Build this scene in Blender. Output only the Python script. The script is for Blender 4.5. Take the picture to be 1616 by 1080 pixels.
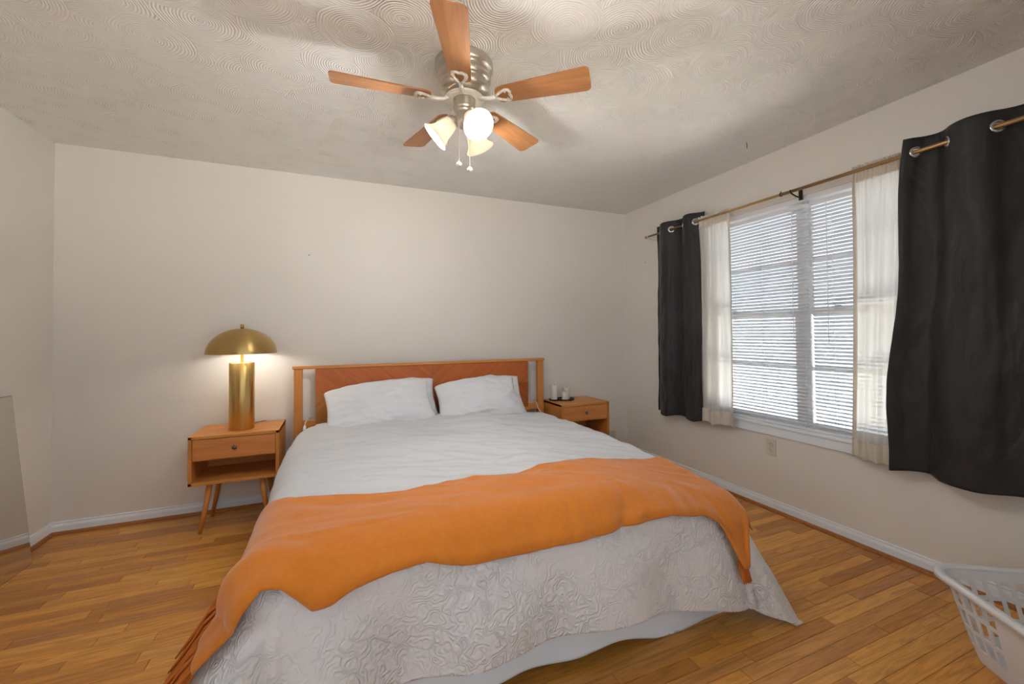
import bpy, bmesh, math, random
import numpy as np
from mathutils import Vector, Matrix, noise

PI = math.pi
random.seed(7)
for o in list(bpy.data.objects):
    bpy.data.objects.remove(o, do_unlink=True)
SC = bpy.context.scene
COL = SC.collection

# ------------------------------------------------------------------ camera
F_PX, CAM = 654.315, Vector((1.63798, -3.48413, 1.22149))
YAW, PITCH, ROLL, SHIFT_PX = 0.39717, 0.01864, -0.00833, -25.99
fw = Vector((math.sin(YAW) * math.cos(PITCH), math.cos(YAW) * math.cos(PITCH), math.sin(PITCH)))
r0 = Vector((math.cos(YAW), -math.sin(YAW), 0))
u0 = r0.cross(fw)
rt = r0 * math.cos(ROLL) + u0 * math.sin(ROLL)
up = -r0 * math.sin(ROLL) + u0 * math.cos(ROLL)
cd = bpy.data.cameras.new('camera')
cam = bpy.data.objects.new('camera', cd)
COL.objects.link(cam)
m3 = Matrix((rt, up, -fw)).transposed()
cam.matrix_world = Matrix.Translation(CAM) @ m3.to_4x4()
cd.sensor_width = 36.0
cd.lens = F_PX / 1616 * 36
cd.shift_y = SHIFT_PX / 1616
cd.clip_start = 0.02
SC.camera = cam

def project(p):
    d = Vector(p) - CAM
    z = d.dot(fw)
    if z < 0.05:
        return None
    return (808 + F_PX * d.dot(rt) / z, 540 + SHIFT_PX - F_PX * d.dot(up) / z)

# ------------------------------------------------------------------ world, sun, exposure
W, H = 4.372, 2.44            # room width and height (back wall is y = 0, the room runs towards -y)
YF = -4.15                    # wall behind the camera
SC.view_settings.view_transform = 'Standard'
SC.view_settings.look = 'None'
SC.view_settings.gamma = 1.0
SC.view_settings.use_curve_mapping = False
SC.view_settings.exposure = 0.55
wd = bpy.data.worlds.new('world')
SC.world = wd
wd.use_nodes = True
wn = wd.node_tree.nodes
bg = wn['Background']
bg.inputs['Color'].default_value = (0.84, 0.91, 1.0, 1)
bg.inputs['Strength'].default_value = 1.6
sun = bpy.data.lights.new('sun', 'SUN')
sun.energy = 75.0
sun.angle = 0.02
sun.color = (1.0, 0.95, 0.88)
so = bpy.data.objects.new('sun', sun)
COL.objects.link(so)
so.rotation_euler = Vector((0.02, -0.75, -0.85)).to_track_quat('-Z', 'Y').to_euler()
BULB_FAN = 7.0
POINT_FAN = 8.2
BULB_LAMP = 40.0

# ------------------------------------------------------------------ material helpers
def lin(r, g, b):
    f = lambda c: ((c / 255 + 0.055) / 1.055) ** 2.4 if c > 10.3 else c / 255 / 12.92
    return (f(r), f(g), f(b), 1.0)

class M:
    def __init__(s, name):
        s.m = bpy.data.materials.new(name)
        s.m.use_nodes = True
        s.t = s.m.node_tree
        s.b = s.t.nodes['Principled BSDF']
        s.out = s.t.nodes['Material Output']
    def n(s, kind, **kw):
        x = s.t.nodes.new(kind)
        for k, v in kw.items():
            setattr(x, k, v)
        return x
    def l(s, a, b):
        s.t.links.new(a, b)
    def math(s, op, a, b=None, c=None):
        x = s.n('ShaderNodeMath', operation=op)
        for i, v in enumerate((a, b, c)):
            if v is None:
                continue
            if isinstance(v, (int, float)):
                x.inputs[i].default_value = v
            else:
                s.l(v, x.inputs[i])
        return x.outputs[0]
    def coord(s, which='Object', scale=(1, 1, 1), rot=(0, 0, 0), loc=(0, 0, 0)):
        if which == 'World':
            src = s.n('ShaderNodeNewGeometry').outputs['Position']
        else:
            src = s.n('ShaderNodeTexCoord').outputs[which]
        mp = s.n('ShaderNodeMapping')
        s.l(src, mp.inputs['Vector'])
        mp.inputs['Scale'].default_value = scale
        mp.inputs['Rotation'].default_value = rot
        mp.inputs['Location'].default_value = loc
        return mp.outputs[0]
    def noise(s, vec, scale, detail=4, rough=0.55, dist=0.0):
        x = s.n('ShaderNodeTexNoise')
        if vec is not None:
            s.l(vec, x.inputs['Vector'])
        x.inputs['Scale'].default_value = scale
        x.inputs['Detail'].default_value = detail
        x.inputs['Roughness'].default_value = rough
        x.inputs['Distortion'].default_value = dist
        return x.outputs['Fac']
    def ramp(s, fac, stops):
        x = s.n('ShaderNodeValToRGB')
        s.l(fac, x.inputs[0])
        e = x.color_ramp.elements
        e[0].position, e[0].color = stops[0]
        e[1].position, e[1].color = stops[-1]
        for p, c in stops[1:-1]:
            q = e.new(p)
            q.color = c
        return x.outputs[0]
    def mix(s, fac, a, b, blend='MIX'):
        x = s.n('ShaderNodeMix', data_type='RGBA', blend_type=blend)
        for sock, v in ((x.inputs[0], fac), (x.inputs[6], a), (x.inputs[7], b)):
            if isinstance(v, (int, float, tuple)):
                sock.default_value = v
            else:
                s.l(v, sock)
        return x.outputs[2]
    def bump(s, h, strength=0.3, dist=0.01):
        x = s.n('ShaderNodeBump')
        x.inputs['Strength'].default_value = strength
        x.inputs['Distance'].default_value = dist
        s.l(h, x.inputs['Height'])
        s.l(x.outputs[0], s.b.inputs['Normal'])
        return x.outputs[0]
    def set(s, **kw):
        names = dict(color='Base Color', rough='Roughness', metal='Metallic', spec='Specular IOR Level',
                     trans='Transmission Weight', sheen='Sheen Weight', aniso='Anisotropic', coat='Coat Weight',
                     coatr='Coat Roughness', emit='Emission Color', power='Emission Strength', sss='Subsurface Weight',
                     sheenr='Sheen Roughness', arot='Anisotropic Rotation')
        for k, v in kw.items():
            i = s.b.inputs[names[k]]
            if isinstance(v, (int, float, tuple)):
                i.default_value = v
            else:
                s.l(v, i)
        return s

MAT = {}
def simple(name, rgb, rough=0.5, metal=0.0, **kw):
    q = M(name)
    q.set(color=lin(*rgb), rough=rough, metal=metal, **kw)
    MAT[name] = q.m
    return q.m

# painted wall with light orange peel
q = M('wall_paint')
v = q.coord('World')
nz = q.noise(v, 3.0, 2)
q.set(color=q.mix(nz, lin(229, 224, 216), lin(233, 228, 221)), rough=0.5, spec=0.35)
q.bump(q.noise(v, 95, 3, 0.6), 0.22, 0.004)
MAT['wall'] = q.m
# swirled plaster ceiling: overlapping combed fans
q = M('swirl_plaster')
v = q.coord('World')
wob = q.n('ShaderNodeTexNoise'); q.l(v, wob.inputs['Vector']); wob.inputs['Scale'].default_value = 5.0
wsub = q.n('ShaderNodeVectorMath', operation='MULTIPLY_ADD')
q.l(wob.outputs['Color'], wsub.inputs[0]); wsub.inputs[1].default_value = (0.05, 0.05, 0.0)
q.l(v, wsub.inputs[2])
height = None
for k, (sc, off, rad) in enumerate(((3.0, (0, 0, 0), 9.0), (2.9, (3.7, 1.3, 0), 0.55), (3.3, (7.1, 5.9, 0), 0.47), (2.7, (11.3, 2.2, 0), 0.40))):
    mp = q.n('ShaderNodeMapping'); q.l(wsub.outputs[0], mp.inputs['Vector']); mp.inputs['Location'].default_value = off
    vo = q.n('ShaderNodeTexVoronoi', voronoi_dimensions='2D'); q.l(mp.outputs[0], vo.inputs['Vector'])
    vo.inputs['Scale'].default_value = sc; vo.inputs['Randomness'].default_value = 0.75
    ring = q.math('SINE', q.math('MULTIPLY', vo.outputs['Distance'], 2 * PI / 0.0105 / sc))
    body = q.math('ADD', q.math('MULTIPLY', ring, 0.5), q.math('MULTIPLY', vo.outputs['Distance'], -1.2))
    if height is None:
        height = body
    else:
        mask = q.math('LESS_THAN', vo.outputs['Distance'], rad)
        mx = q.n('ShaderNodeMix', data_type='FLOAT')
        q.l(mask, mx.inputs[0]); q.l(height, mx.inputs[2]); q.l(q.math('ADD', body, 0.35), mx.inputs[3])
        height = mx.outputs[0]
amp = q.noise(v, 2.2, 2)
height = q.math('MULTIPLY', height, q.math('ADD', q.math('MULTIPLY', amp, 1.4), 0.05))
q.set(color=lin(241, 239, 235), rough=0.5, spec=0.3)
q.bump(height, 1.0, 0.0030)
MAT['ceiling'] = q.m

simple('trim_white', (240, 246, 252), 0.38)
simple('window_white', (232, 232, 234), 0.4)
simple('slat_white', (236, 238, 242), 0.42)
simple('plastic_white', (232, 233, 236), 0.35)
simple('ivory', (214, 206, 188), 0.4)
simple('slot_dark', (40, 34, 30), 0.6)
simple('white_metal', (226, 222, 214), 0.32, 0.2)
simple('nickel', (196, 188, 176), 0.34, 0.9)
simple('dark_bronze', (70, 62, 54), 0.4, 0.8)
simple('chrome', (206, 206, 208), 0.18, 1.0)
simple('rod_gold', (176, 140, 92), 0.34, 0.75)
simple('knob_pewter', (120, 112, 106), 0.45, 0.6)
simple('cable_white', (235, 235, 235), 0.45)
simple('cable_grey', (120, 118, 116), 0.5)
simple('wick', (60, 52, 46), 0.9)
simple('subfloor', (70, 46, 26), 0.8)
simple('concrete', (190, 186, 178), 0.9)
simple('pale_bounce', (178, 172, 166), 0.95)  # pale grey of the added ground, reflects fill light upward
simple('low_bounce', (92, 88, 84), 0.95)  # dark tone of the added left ground, holds its bounce down
simple('brick_out', (120, 130, 144), 0.9)
simple('mattress', (222, 224, 228), 0.8)

def wood(name, light, dark, axis='x', rough=0.42, rot=(0, 0, 0), grain=1.0, spec=0.4):
    q = M(name)
    s = {'x': (1.2, 14, 14), 'y': (14, 1.2, 14), 'z': (14, 14, 1.2)}[axis]
    v0 = q.coord('Object', (1, 1, 1), rot)
    mp = q.n('ShaderNodeMapping'); q.l(v0, mp.inputs['Vector']); mp.inputs['Scale'].default_value = [c * grain for c in s]
    v = mp.outputs[0]
    a = q.noise(v, 1.6, 5, 0.6, 0.8)
    b = q.noise(v, 7.0, 3, 0.7)
    f = q.math('ADD', q.math('MULTIPLY', a, 0.7), q.math('MULTIPLY', b, 0.3))
    q.set(color=q.ramp(f, [(0.3, lin(*dark)), (0.7, lin(*light))]), rough=rough, spec=spec)
    q.bump(b, 0.06, 0.002)
    MAT[name] = q.m
wood('oak_light', (206, 152, 84), (176, 120, 58), 'x')
wood('oak_light_v', (206, 152, 84), (172, 118, 56), 'z')
wood('acorn', (224, 156, 82), (194, 124, 58), 'x')
wood('acorn_v', (220, 150, 76), (188, 118, 52), 'z')
wood('drawer_wood', (222, 148, 84), (196, 122, 64), 'x')
wood('veneer_ul', (206, 116, 56), (176, 90, 38), 'x', rot=(0, math.radians(-42), 0))
wood('veneer_ur', (206, 116, 56), (176, 90, 38), 'x', rot=(0, math.radians(42), 0))
wood('veneer_ll', (206, 134, 54), (158, 94, 32), 'x', rot=(0, math.radians(42), 0))
wood('veneer_lr', (194, 106, 46), (136, 68, 24), 'x', rot=(0, math.radians(-42), 0))
wood('blade_wood', (190, 134, 88), (154, 104, 62), 'x', rough=0.38, grain=1.3)
wood('shoe_wood', (178, 114, 58), (142, 86, 42), 'x')

# strip oak floor: every plank its own tone, grain along x
q = M('floor_plank')
oi = q.n('ShaderNodeObjectInfo').outputs['Random']
isl = q.n('ShaderNodeNewGeometry').outputs['Random Per Island']
rnd = q.math('FRACT', q.math('ADD', oi, q.math('MULTIPLY', isl, 7.31)))
geo = q.n('ShaderNodeNewGeometry')
cmb = q.n('ShaderNodeCombineXYZ')
q.l(q.math('MULTIPLY', rnd, 37.0), cmb.inputs[0]); q.l(q.math('MULTIPLY', rnd, 91.0), cmb.inputs[2])
va = q.n('ShaderNodeVectorMath', operation='ADD'); q.l(geo.outputs['Position'], va.inputs[0]); q.l(cmb.outputs[0], va.inputs[1])
mp = q.n('ShaderNodeMapping'); q.l(va.outputs[0], mp.inputs['Vector']); mp.inputs['Scale'].default_value = (1.5, 16, 3)
g1 = q.noise(mp.outputs[0], 2.2, 5, 0.6, 1.6)
mp2 = q.n('ShaderNodeMapping'); q.l(va.outputs[0], mp2.inputs['Vector']); mp2.inputs['Scale'].default_value = (6, 160, 3)
g2 = q.noise(mp2.outputs[0], 1.0, 2, 0.6)
base = q.ramp(rnd, [(0.0, lin(182, 118, 54)), (0.25, lin(208, 142, 64)), (0.5, lin(222, 156, 72)), (0.8, lin(232, 170, 84)), (1.0, lin(194, 132, 70))])
dark = q.mix(1.0, base, (0.50, 0.44, 0.38, 1), 'MULTIPLY')
grain = q.math('ADD', q.math('MULTIPLY', g1, 0.75), q.math('MULTIPLY', g2, 0.35))
col = q.mix(q.ramp(grain, [(0.38, (1, 1, 1, 1)), (0.62, (0, 0, 0, 1))]), base, dark)
col = q.mix(0.72, base, col)
q.set(color=col, rough=q.math('ADD', q.math('MULTIPLY', g2, 0.15), 0.27), spec=0.45)
q.bump(g2, 0.05, 0.001)
MAT['plank'] = q.m

# fabrics
def fabric(name, rgb, weave=900, strength=0.2, rough=0.9, sheen=0.2, wr=0.0, wscale=14):
    q = M(name)
    v = q.coord('Object')
    h = q.noise(v, weave, 2)
    if wr:
        mpw = q.n('ShaderNodeMapping'); q.l(v, mpw.inputs['Vector']); mpw.inputs['Scale'].default_value = (0.6, 1.8, 1.2)
        h = q.math('ADD', q.math('MULTIPLY', h, 0.25), q.math('MULTIPLY', q.noise(mpw.outputs[0], wscale, 3, 0.5, 1.2), wr))
    q.set(color=lin(*rgb), rough=rough, spec=0.15, sheen=sheen)
    q.bump(h, strength, 0.004)
    MAT[name] = q.m
fabric('duvet_white', (212, 214, 218), 700, 0.9, wr=2.6, wscale=7)
fabric('pillow_white', (236, 237, 240), 500, 0.8, wr=2.4, wscale=8)
fabric('sheet_white', (236, 240, 244), 700, 0.3, wr=1.4, wscale=10)
q = M('throw_orange')
v = q.coord('Object')
h = q.math('ADD', q.math('MULTIPLY', q.noise(v, 420, 2), 0.6), q.math('MULTIPLY', q.noise(v, 26, 3, 0.6, 0.6), 0.9))
q.set(color=q.mix(q.noise(v, 60, 3), lin(204, 114, 30), lin(218, 132, 44)), rough=0.85, spec=0.15, sheen=0.35)
q.bump(h, 0.3, 0.004)
MAT['throw'] = q.m
simple('fringe', (200, 108, 32), 0.9)
# matelasse coverlet: raised scrolls
q = M('coverlet_matelasse')
v = q.coord('Object')
n1 = q.n('ShaderNodeTexNoise'); q.l(v, n1.inputs['Vector']); n1.inputs['Scale'].default_value = 17; n1.inputs['Detail'].default_value = 1
wv = q.n('ShaderNodeVectorMath', operation='MULTIPLY_ADD')
q.l(n1.outputs['Color'], wv.inputs[0]); wv.inputs[1].default_value = (0.13, 0.13, 0.13); q.l(v, wv.inputs[2])
vo = q.n('ShaderNodeTexVoronoi'); q.l(wv.outputs[0], vo.inputs['Vector']); vo.inputs['Scale'].default_value = 17
scroll = q.math('SINE', q.math('MULTIPLY', vo.outputs['Distance'], 26.0))
h = q.math('ADD', q.math('MULTIPLY', scroll, 0.55), q.math('MULTIPLY', q.noise(v, 110, 2), 0.5))
patch = q.ramp(q.noise(v, 5.5, 2), [(0.35, (0.25, 0.25, 0.25, 1)), (0.6, (1, 1, 1, 1))])
h = q.math('MULTIPLY', h, patch)
q.set(color=lin(228, 224, 221), rough=0.75, spec=0.2, sheen=0.25)
q.bump(h, 0.8, 0.0042)
MAT['coverlet'] = q.m
# blackout satin
q = M('blackout_satin')
v = q.coord('Object')
mpw = q.n('ShaderNodeMapping'); q.l(v, mpw.inputs['Vector']); mpw.inputs['Scale'].default_value = (2, 2.0, 0.8)
h = q.math('ADD', q.math('MULTIPLY', q.noise(v, 600, 2), 0.10), q.noise(mpw.outputs[0], 4.5, 3, 0.5, 1.4))
q.set(color=lin(27, 26, 26), rough=0.42, spec=0.45, sheen=0.1)
q.bump(h, 0.4, 0.03)
MAT['black'] = q.m
# sheer voile
q = M('sheer_voile')
df = q.n('ShaderNodeBsdfDiffuse'); df.inputs['Color'].default_value = lin(240, 236, 228)
tl = q.n('ShaderNodeBsdfTranslucent'); tl.inputs['Color'].default_value = lin(240, 238, 234)
tr = q.n('ShaderNodeBsdfTransparent')
m1 = q.n('ShaderNodeMixShader'); m1.inputs[0].default_value = 0.5
q.l(df.outputs[0], m1.inputs[1]); q.l(tl.outputs[0], m1.inputs[2])
m2 = q.n('ShaderNodeMixShader'); m2.inputs[0].default_value = 0.2
q.l(m1.outputs[0], m2.inputs[1]); q.l(tr.outputs[0], m2.inputs[2])
q.l(m2.outputs[0], q.out.inputs[0])
MAT['sheer'] = q.m
q = M('sheer_hem')
df = q.n('ShaderNodeBsdfDiffuse'); df.inputs['Color'].default_value = lin(232, 224, 210)
tl = q.n('ShaderNodeBsdfTranslucent'); tl.inputs['Color'].default_value = lin(232, 222, 206)
m1 = q.n('ShaderNodeMixShader'); m1.inputs[0].default_value = 0.25
q.l(df.outputs[0], m1.inputs[1]); q.l(tl.outputs[0], m1.inputs[2]); q.l(m1.outputs[0], q.out.inputs[0])
MAT['sheer_hem'] = q.m
# frosted glass bell
q = M('frosted_glass')
df = q.n('ShaderNodeBsdfPrincipled'); df.inputs['Base Color'].default_value = lin(238, 234, 226); df.inputs['Roughness'].default_value = 0.35
tl = q.n('ShaderNodeBsdfTranslucent'); tl.inputs['Color'].default_value = lin(255, 240, 214)
m1 = q.n('ShaderNodeMixShader'); m1.inputs[0].default_value = 0.25
q.l(df.outputs[0], m1.inputs[1]); q.l(tl.outputs[0], m1.inputs[2]); q.l(m1.outputs[0], q.out.inputs[0])
MAT['frosted'] = q.m
def emitter(name, rgb, power):
    q = M(name)
    e = q.n('ShaderNodeEmission'); e.inputs[0].default_value = rgb; e.inputs[1].default_value = power
    q.l(e.outputs[0], q.out.inputs[0])
    MAT[name] = q.m
emitter('fan_bulb', (1.0, 0.95, 0.85, 1), BULB_FAN)
emitter('lamp_bulb', (1.0, 0.97, 0.92, 1), BULB_LAMP)
# brushed brass
q = M('brushed_brass')
v = q.coord('Object', (260, 260, 1.5))
st = q.noise(v, 1.0, 3)
q.set(color=q.mix(st, lin(196, 162, 96), lin(222, 192, 128)), metal=1.0, rough=q.math('ADD', q.math('MULTIPLY', st, 0.16), 0.25), aniso=0.75)
tg = q.n('ShaderNodeTangent', direction_type='RADIAL', axis='Z'); q.l(tg.outputs[0], q.b.inputs['Tangent']); q.set(arot=0.25)
MAT['brass'] = q.m
q = M('brushed_brass_shade')
v = q.coord('Object', (60, 60, 60))
q.set(color=lin(192, 162, 104), metal=1.0, rough=0.36, aniso=0.8)
tg = q.n('ShaderNodeTangent', direction_type='RADIAL', axis='Z'); q.l(tg.outputs[0], q.b.inputs['Tangent']); q.set(arot=0.25)
MAT['brass_shade'] = q.m
simple('shade_inside', (214, 204, 186), 0.6)
q = M('mirror_silver'); q.set(color=(0.72, 0.70, 0.66, 1), metal=1.0, rough=0.015); MAT['mirror'] = q.m
q = M('mirror_edge'); q.set(color=lin(120, 126, 112), rough=0.2); MAT['mirror_edge'] = q.m
q = M('window_glass')
tr = q.n('ShaderNodeBsdfTransparent'); tr.inputs[0].default_value = (0.94, 0.96, 0.97, 1)
gl = q.n('ShaderNodeBsdfGlossy'); gl.inputs['Roughness'].default_value = 0.02
fr = q.n('ShaderNodeFresnel'); fr.inputs[0].default_value = 1.45
m1 = q.n('ShaderNodeMixShader'); q.l(fr.outputs[0], m1.inputs[0]); q.l(tr.outputs[0], m1.inputs[1]); q.l(gl.outputs[0], m1.inputs[2])
q.l(m1.outputs[0], q.out.inputs[0])
MAT['glass'] = q.m
q = M('candle_wax'); q.set(color=lin(226, 222, 216), rough=0.5, sss=0.15); MAT['wax'] = q.m
q = M('smoke_glass'); q.set(color=lin(52, 44, 40), rough=0.15, metal=0.3); MAT['tray'] = q.m

# ------------------------------------------------------------------ mesh helpers
def link(name, me, mat, parent=None, smooth=False):
    o = bpy.data.objects.new(name, me)
    COL.objects.link(o)
    if mat is not None and not me.materials:
        for mm in (mat if isinstance(mat, (list, tuple)) else [mat]):
            me.materials.append(MAT[mm] if isinstance(mm, str) else mm)
    if parent:
        o.parent = parent
    if smooth:
        me.polygons.foreach_set('use_smooth', [True] * len(me.polygons))
    return o

def from_bm(name, bm, mat, parent=None, smooth=False):
    bmesh.ops.recalc_face_normals(bm, faces=bm.faces)
    me = bpy.data.meshes.new(name)
    bm.to_mesh(me)
    bm.free()
    return link(name, me, mat, parent, smooth)

def from_py(name, vs, fs, mat, parent=None, smooth=False):
    me = bpy.data.meshes.new(name)
    me.from_pydata([tuple(v) for v in vs], [], fs)
    me.update()
    return link(name, me, mat, parent, smooth)

def add_box(bm, lo, hi, bev=0.0, seg=2):
    t = bmesh.new()
    bmesh.ops.create_cube(t, size=1.0)
    c = [(a + b) / 2 for a, b in zip(lo, hi)]
    s = [abs(b - a) for a, b in zip(lo, hi)]
    for v in t.verts:
        v.co = Vector((v.co.x * s[0] + c[0], v.co.y * s[1] + c[1], v.co.z * s[2] + c[2]))
    if bev:
        bmesh.ops.bevel(t, geom=t.edges[:], offset=bev, segments=seg, affect='EDGES', profile=0.5)
    me = bpy.data.meshes.new('t')
    t.to_mesh(me); t.free()
    bm.from_mesh(me)
    bpy.data.meshes.remove(me)

def box(name, lo, hi, mat, parent=None, bev=0.0, seg=2):
    bm = bmesh.new()
    add_box(bm, lo, hi, bev, seg)
    return from_bm(name, bm, mat, parent)

def lathe(bm, prof, n=32, mat4=None):
    rings = []
    mat4 = mat4 or Matrix()
    for r, z in prof:
        if r < 1e-5:
            rings.append([bm.verts.new(mat4 @ Vector((0, 0, z)))])
        else:
            rings.append([bm.verts.new(mat4 @ Vector((r * math.cos(2 * PI * i / n), r * math.sin(2 * PI * i / n), z))) for i in range(n)])
    for a, b in zip(rings[:-1], rings[1:]):
        for i in range(n):
            j = (i + 1) % n
            if len(a) == 1 and len(b) == 1:
                continue
            if len(a) == 1:
                bm.faces.new((a[0], b[i], b[j]))
            elif len(b) == 1:
                bm.faces.new((a[i], a[j], b[0]))
            else:
                bm.faces.new((a[i], a[j], b[j], b[i]))

def tube(bm, pts, rad, n=8, cap=True):
    pts = [Vector(p) for p in pts]
    rads = rad if isinstance(rad, (list, tuple)) else [rad] * len(pts)
    prev = None
    rings = []
    ref = None
    for i, p in enumerate(pts):
        d = (pts[min(i + 1, len(pts) - 1)] - pts[max(i - 1, 0)]).normalized()
        if ref is None:
            ref = Vector((0, 0, 1)) if abs(d.z) < 0.9 else Vector((1, 0, 0))
        a = d.cross(ref).normalized()
        b = d.cross(a).normalized()
        ref = -b if False else ref
        rings.append([bm.verts.new(p + (a * math.cos(2 * PI * k / n) + b * math.sin(2 * PI * k / n)) * rads[i]) for k in range(n)])
    for a, b in zip(rings[:-1], rings[1:]):
        for k in range(n):
            bm.faces.new((a[k], a[(k + 1) % n], b[(k + 1) % n], b[k]))
    if cap:
        bm.faces.new(rings[0][::-1])
        bm.faces.new(rings[-1])

def torus(bm, R, r, mat4, n=24, m=8):
    rr = [[bm.verts.new(mat4 @ Vector(((R + r * math.cos(2 * PI * j / m)) * math.cos(2 * PI * i / n), (R + r * math.cos(2 * PI * j / m)) * math.sin(2 * PI * i / n), r * math.sin(2 * PI * j / m)))) for j in range(m)] for i in range(n)]
    for i in range(n):
        for j in range(m):
            bm.faces.new((rr[i][j], rr[(i + 1) % n][j], rr[(i + 1) % n][(j + 1) % m], rr[i][(j + 1) % m]))

def extrude_profile(name, prof, axis, a, b, mat, parent=None):
    """prof: list of (out, z); runs along axis from a to b; out is measured away from the wall by fn"""
    bm = bmesh.new()
    A = [bm.verts.new(axis(a, o, z)) for o, z in prof]
    B = [bm.verts.new(axis(b, o, z)) for o, z in prof]
    n = len(prof)
    for i in range(n):
        bm.faces.new((A[i], A[(i + 1) % n], B[(i + 1) % n], B[i]))
    bm.faces.new(A[::-1]); bm.faces.new(B)
    return from_bm(name, bm, mat, parent)

def empty(name, loc, label, cat, group=None, rot=(0, 0, 0)):
    o = bpy.data.objects.new(name, None)
    COL.objects.link(o)
    o.location = loc
    o.rotation_euler = rot
    o.empty_display_size = 0.1
    return tag(o, label, cat, group)

def tag(o, label, cat, group=None):
    o['label'] = label
    o['category'] = cat
    if group:
        o['group'] = group
    return o

def struct(o):
    o['kind'] = 'structure'
    return o

def grid_mesh(name, fn, nu, nv, mat, parent=None, thick=0.0, keep=None):
    vs = [fn(i / nu, j / nv) for j in range(nv + 1) for i in range(nu + 1)]
    fs = []
    for j in range(nv):
        for i in range(nu):
            if keep and not keep(i, j):
                continue
            a = j * (nu + 1) + i
            fs.append((a, a + 1, a + nu + 2, a + nu + 1))
    o = from_py(name, vs, fs, mat, parent, True)
    if thick:
        md = o.modifiers.new('thick', 'SOLIDIFY')
        md.thickness = abs(thick)
        md.offset = -1 if thick > 0 else 1
    return o

# ------------------------------------------------------------------ room shell
T = 0.13
WY0, WY1, WZ0, WZ1 = -1.02, -2.52, 0.585, 2.085     # window opening in the right wall
fl = struct(box('floor', (-T, YF - T, -0.12), (W + T, T, -0.012), 'subfloor'))
struct(box('ceiling', (-T, YF - T, H), (W + T, T, H + 0.12), 'ceiling'))
struct(box('wall_back', (-T, 0, -0.012), (W + T, T, H), 'wall'))
# left wall, with an opening for an added, unseen window that lets in fill light
LY0, LY1, LZ0, LZ1 = -2.35, -3.95, 0.55, 2.15
bm = bmesh.new()
add_box(bm, (-T, LY0, -0.012), (0, 0, H))
add_box(bm, (-T, YF, -0.012), (0, LY1, H))
add_box(bm, (-T, LY1, -0.012), (0, LY0, LZ0))
add_box(bm, (-T, LY1, LZ1), (0, LY0, H))
struct(from_bm('wall_left', bm, 'wall'))
# wall behind the camera, opened for an added window that lights the bed foot
FX0, FX1, FZ0, FZ1 = 0.8, 3.1, 0.5, 2.2
bm = bmesh.new()
add_box(bm, (-T, YF - T, -0.012), (FX0, YF, H))
add_box(bm, (FX1, YF - T, -0.012), (W + T, YF, H))
add_box(bm, (FX0, YF - T, -0.012), (FX1, YF, FZ0))
add_box(bm, (FX0, YF - T, FZ1), (FX1, YF, H))
struct(from_bm('wall_front', bm, 'wall'))
bm = bmesh.new()
add_box(bm, (W, WY0, -0.012), (W + T, 0, H))
add_box(bm, (W, YF, -0.012), (W + T, WY1, H))
add_box(bm, (W, WY1, -0.012), (W + T, WY0, WZ0))
add_box(bm, (W, WY1, WZ1), (W + T, WY0, H))
struct(from_bm('wall_right', bm, 'wall'))

# skirting: ogee board with a stained quarter round below it
BH = 0.076
SK = [(0, 0.018), (0.013, 0.018), (0.013, 0.050), (0.010, 0.060), (0.0075, 0.066), (0.0095, 0.070), (0.0085, 0.0745), (0.004, BH), (0, BH)]
QR = [(0, 0)] + [(0.0125 + 0.019 * math.cos(t), 0.019 * math.sin(t)) for t in [i * PI / 2 / 6 for i in range(7)]] + [(0, 0.019)]
ab = lambda a, o, z: Vector((a, -o, z))
al = lambda a, o, z: Vector((o, a, z))
ar = lambda a, o, z: Vector((W - o, a, z))
for nm, fn, a, b in (('back', ab, 0.0, W), ('left', al, YF, 0.0), ('right', ar, YF, 0.0)):
    struct(extrude_profile('baseboard_' + nm, SK, fn, a, b, 'trim_white'))
for i, (fn, a, b) in enumerate(((ab, 0.0, W), (al, YF, 0.0), (ar, YF, 0.0))):
    struct(extrude_profile('trim_%d' % (i + 1), QR, fn, a, b, 'shoe_wood'))

# floor planks: 57 mm strips along x, random lengths
def plank_mesh():
    bm = bmesh.new()
    add_box(bm, (0, 0, -0.012), (1, 0.0558, 0), 0)
    top = [e for e in bm.edges if all(v.co.z > -0.001 for v in e.verts)]
    bmesh.ops.bevel(bm, geom=top, offset=0.0012, segments=1, affect='EDGES')
    me = bpy.data.meshes.new('floor_plank')
    bm.to_mesh(me); bm.free()
    me.materials.append(MAT['plank'])
    return me
PM = plank_mesh()
PW = 0.0570
def hidden_by_bed(p):
    a = Vector(p); d = CAM - a
    lo, hi = (1.36, -2.18, 0.0), (3.26, -0.1, 0.5)
    t0, t1 = 0.0, 1.0
    for k in range(3):
        if abs(d[k]) < 1e-9:
            if a[k] < lo[k] or a[k] > hi[k]:
                return False
            continue
        u, v = (lo[k] - a[k]) / d[k], (hi[k] - a[k]) / d[k]
        if u > v:
            u, v = v, u
        t0, t1 = max(t0, u), min(t1, v)
    return t0 < t1
rng = random.Random(21)
planks = []
row = 0
y = -PW
while y > YF - PW:
    x = -rng.uniform(0.0, 0.8)
    while x < W:
        L = rng.choice((0.3, 0.42, 0.55, 0.7, 0.85, 1.05)) * rng.uniform(0.85, 1.2)
        xa, xb = max(x, 0.0), min(x + L, W)
        if xb - xa > 0.03:
            vis = 0.0
            for i in range(5):
                p = (xa + (xb - xa) * (i + 0.5) / 5, y + PW / 2, 0)
                s = project(p)
                if s and -10 < s[0] < 1626 and -10 < s[1] < 1090 and not hidden_by_bed(p):
                    dd = (Vector(p) - CAM).length
                    vis += (xb - xa) / 5 / dd ** 3
            planks.append((vis, xa, xb, y))
        x += L
    y -= PW
planks.sort(key=lambda t: -t[0])
rest = bmesh.new()
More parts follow.
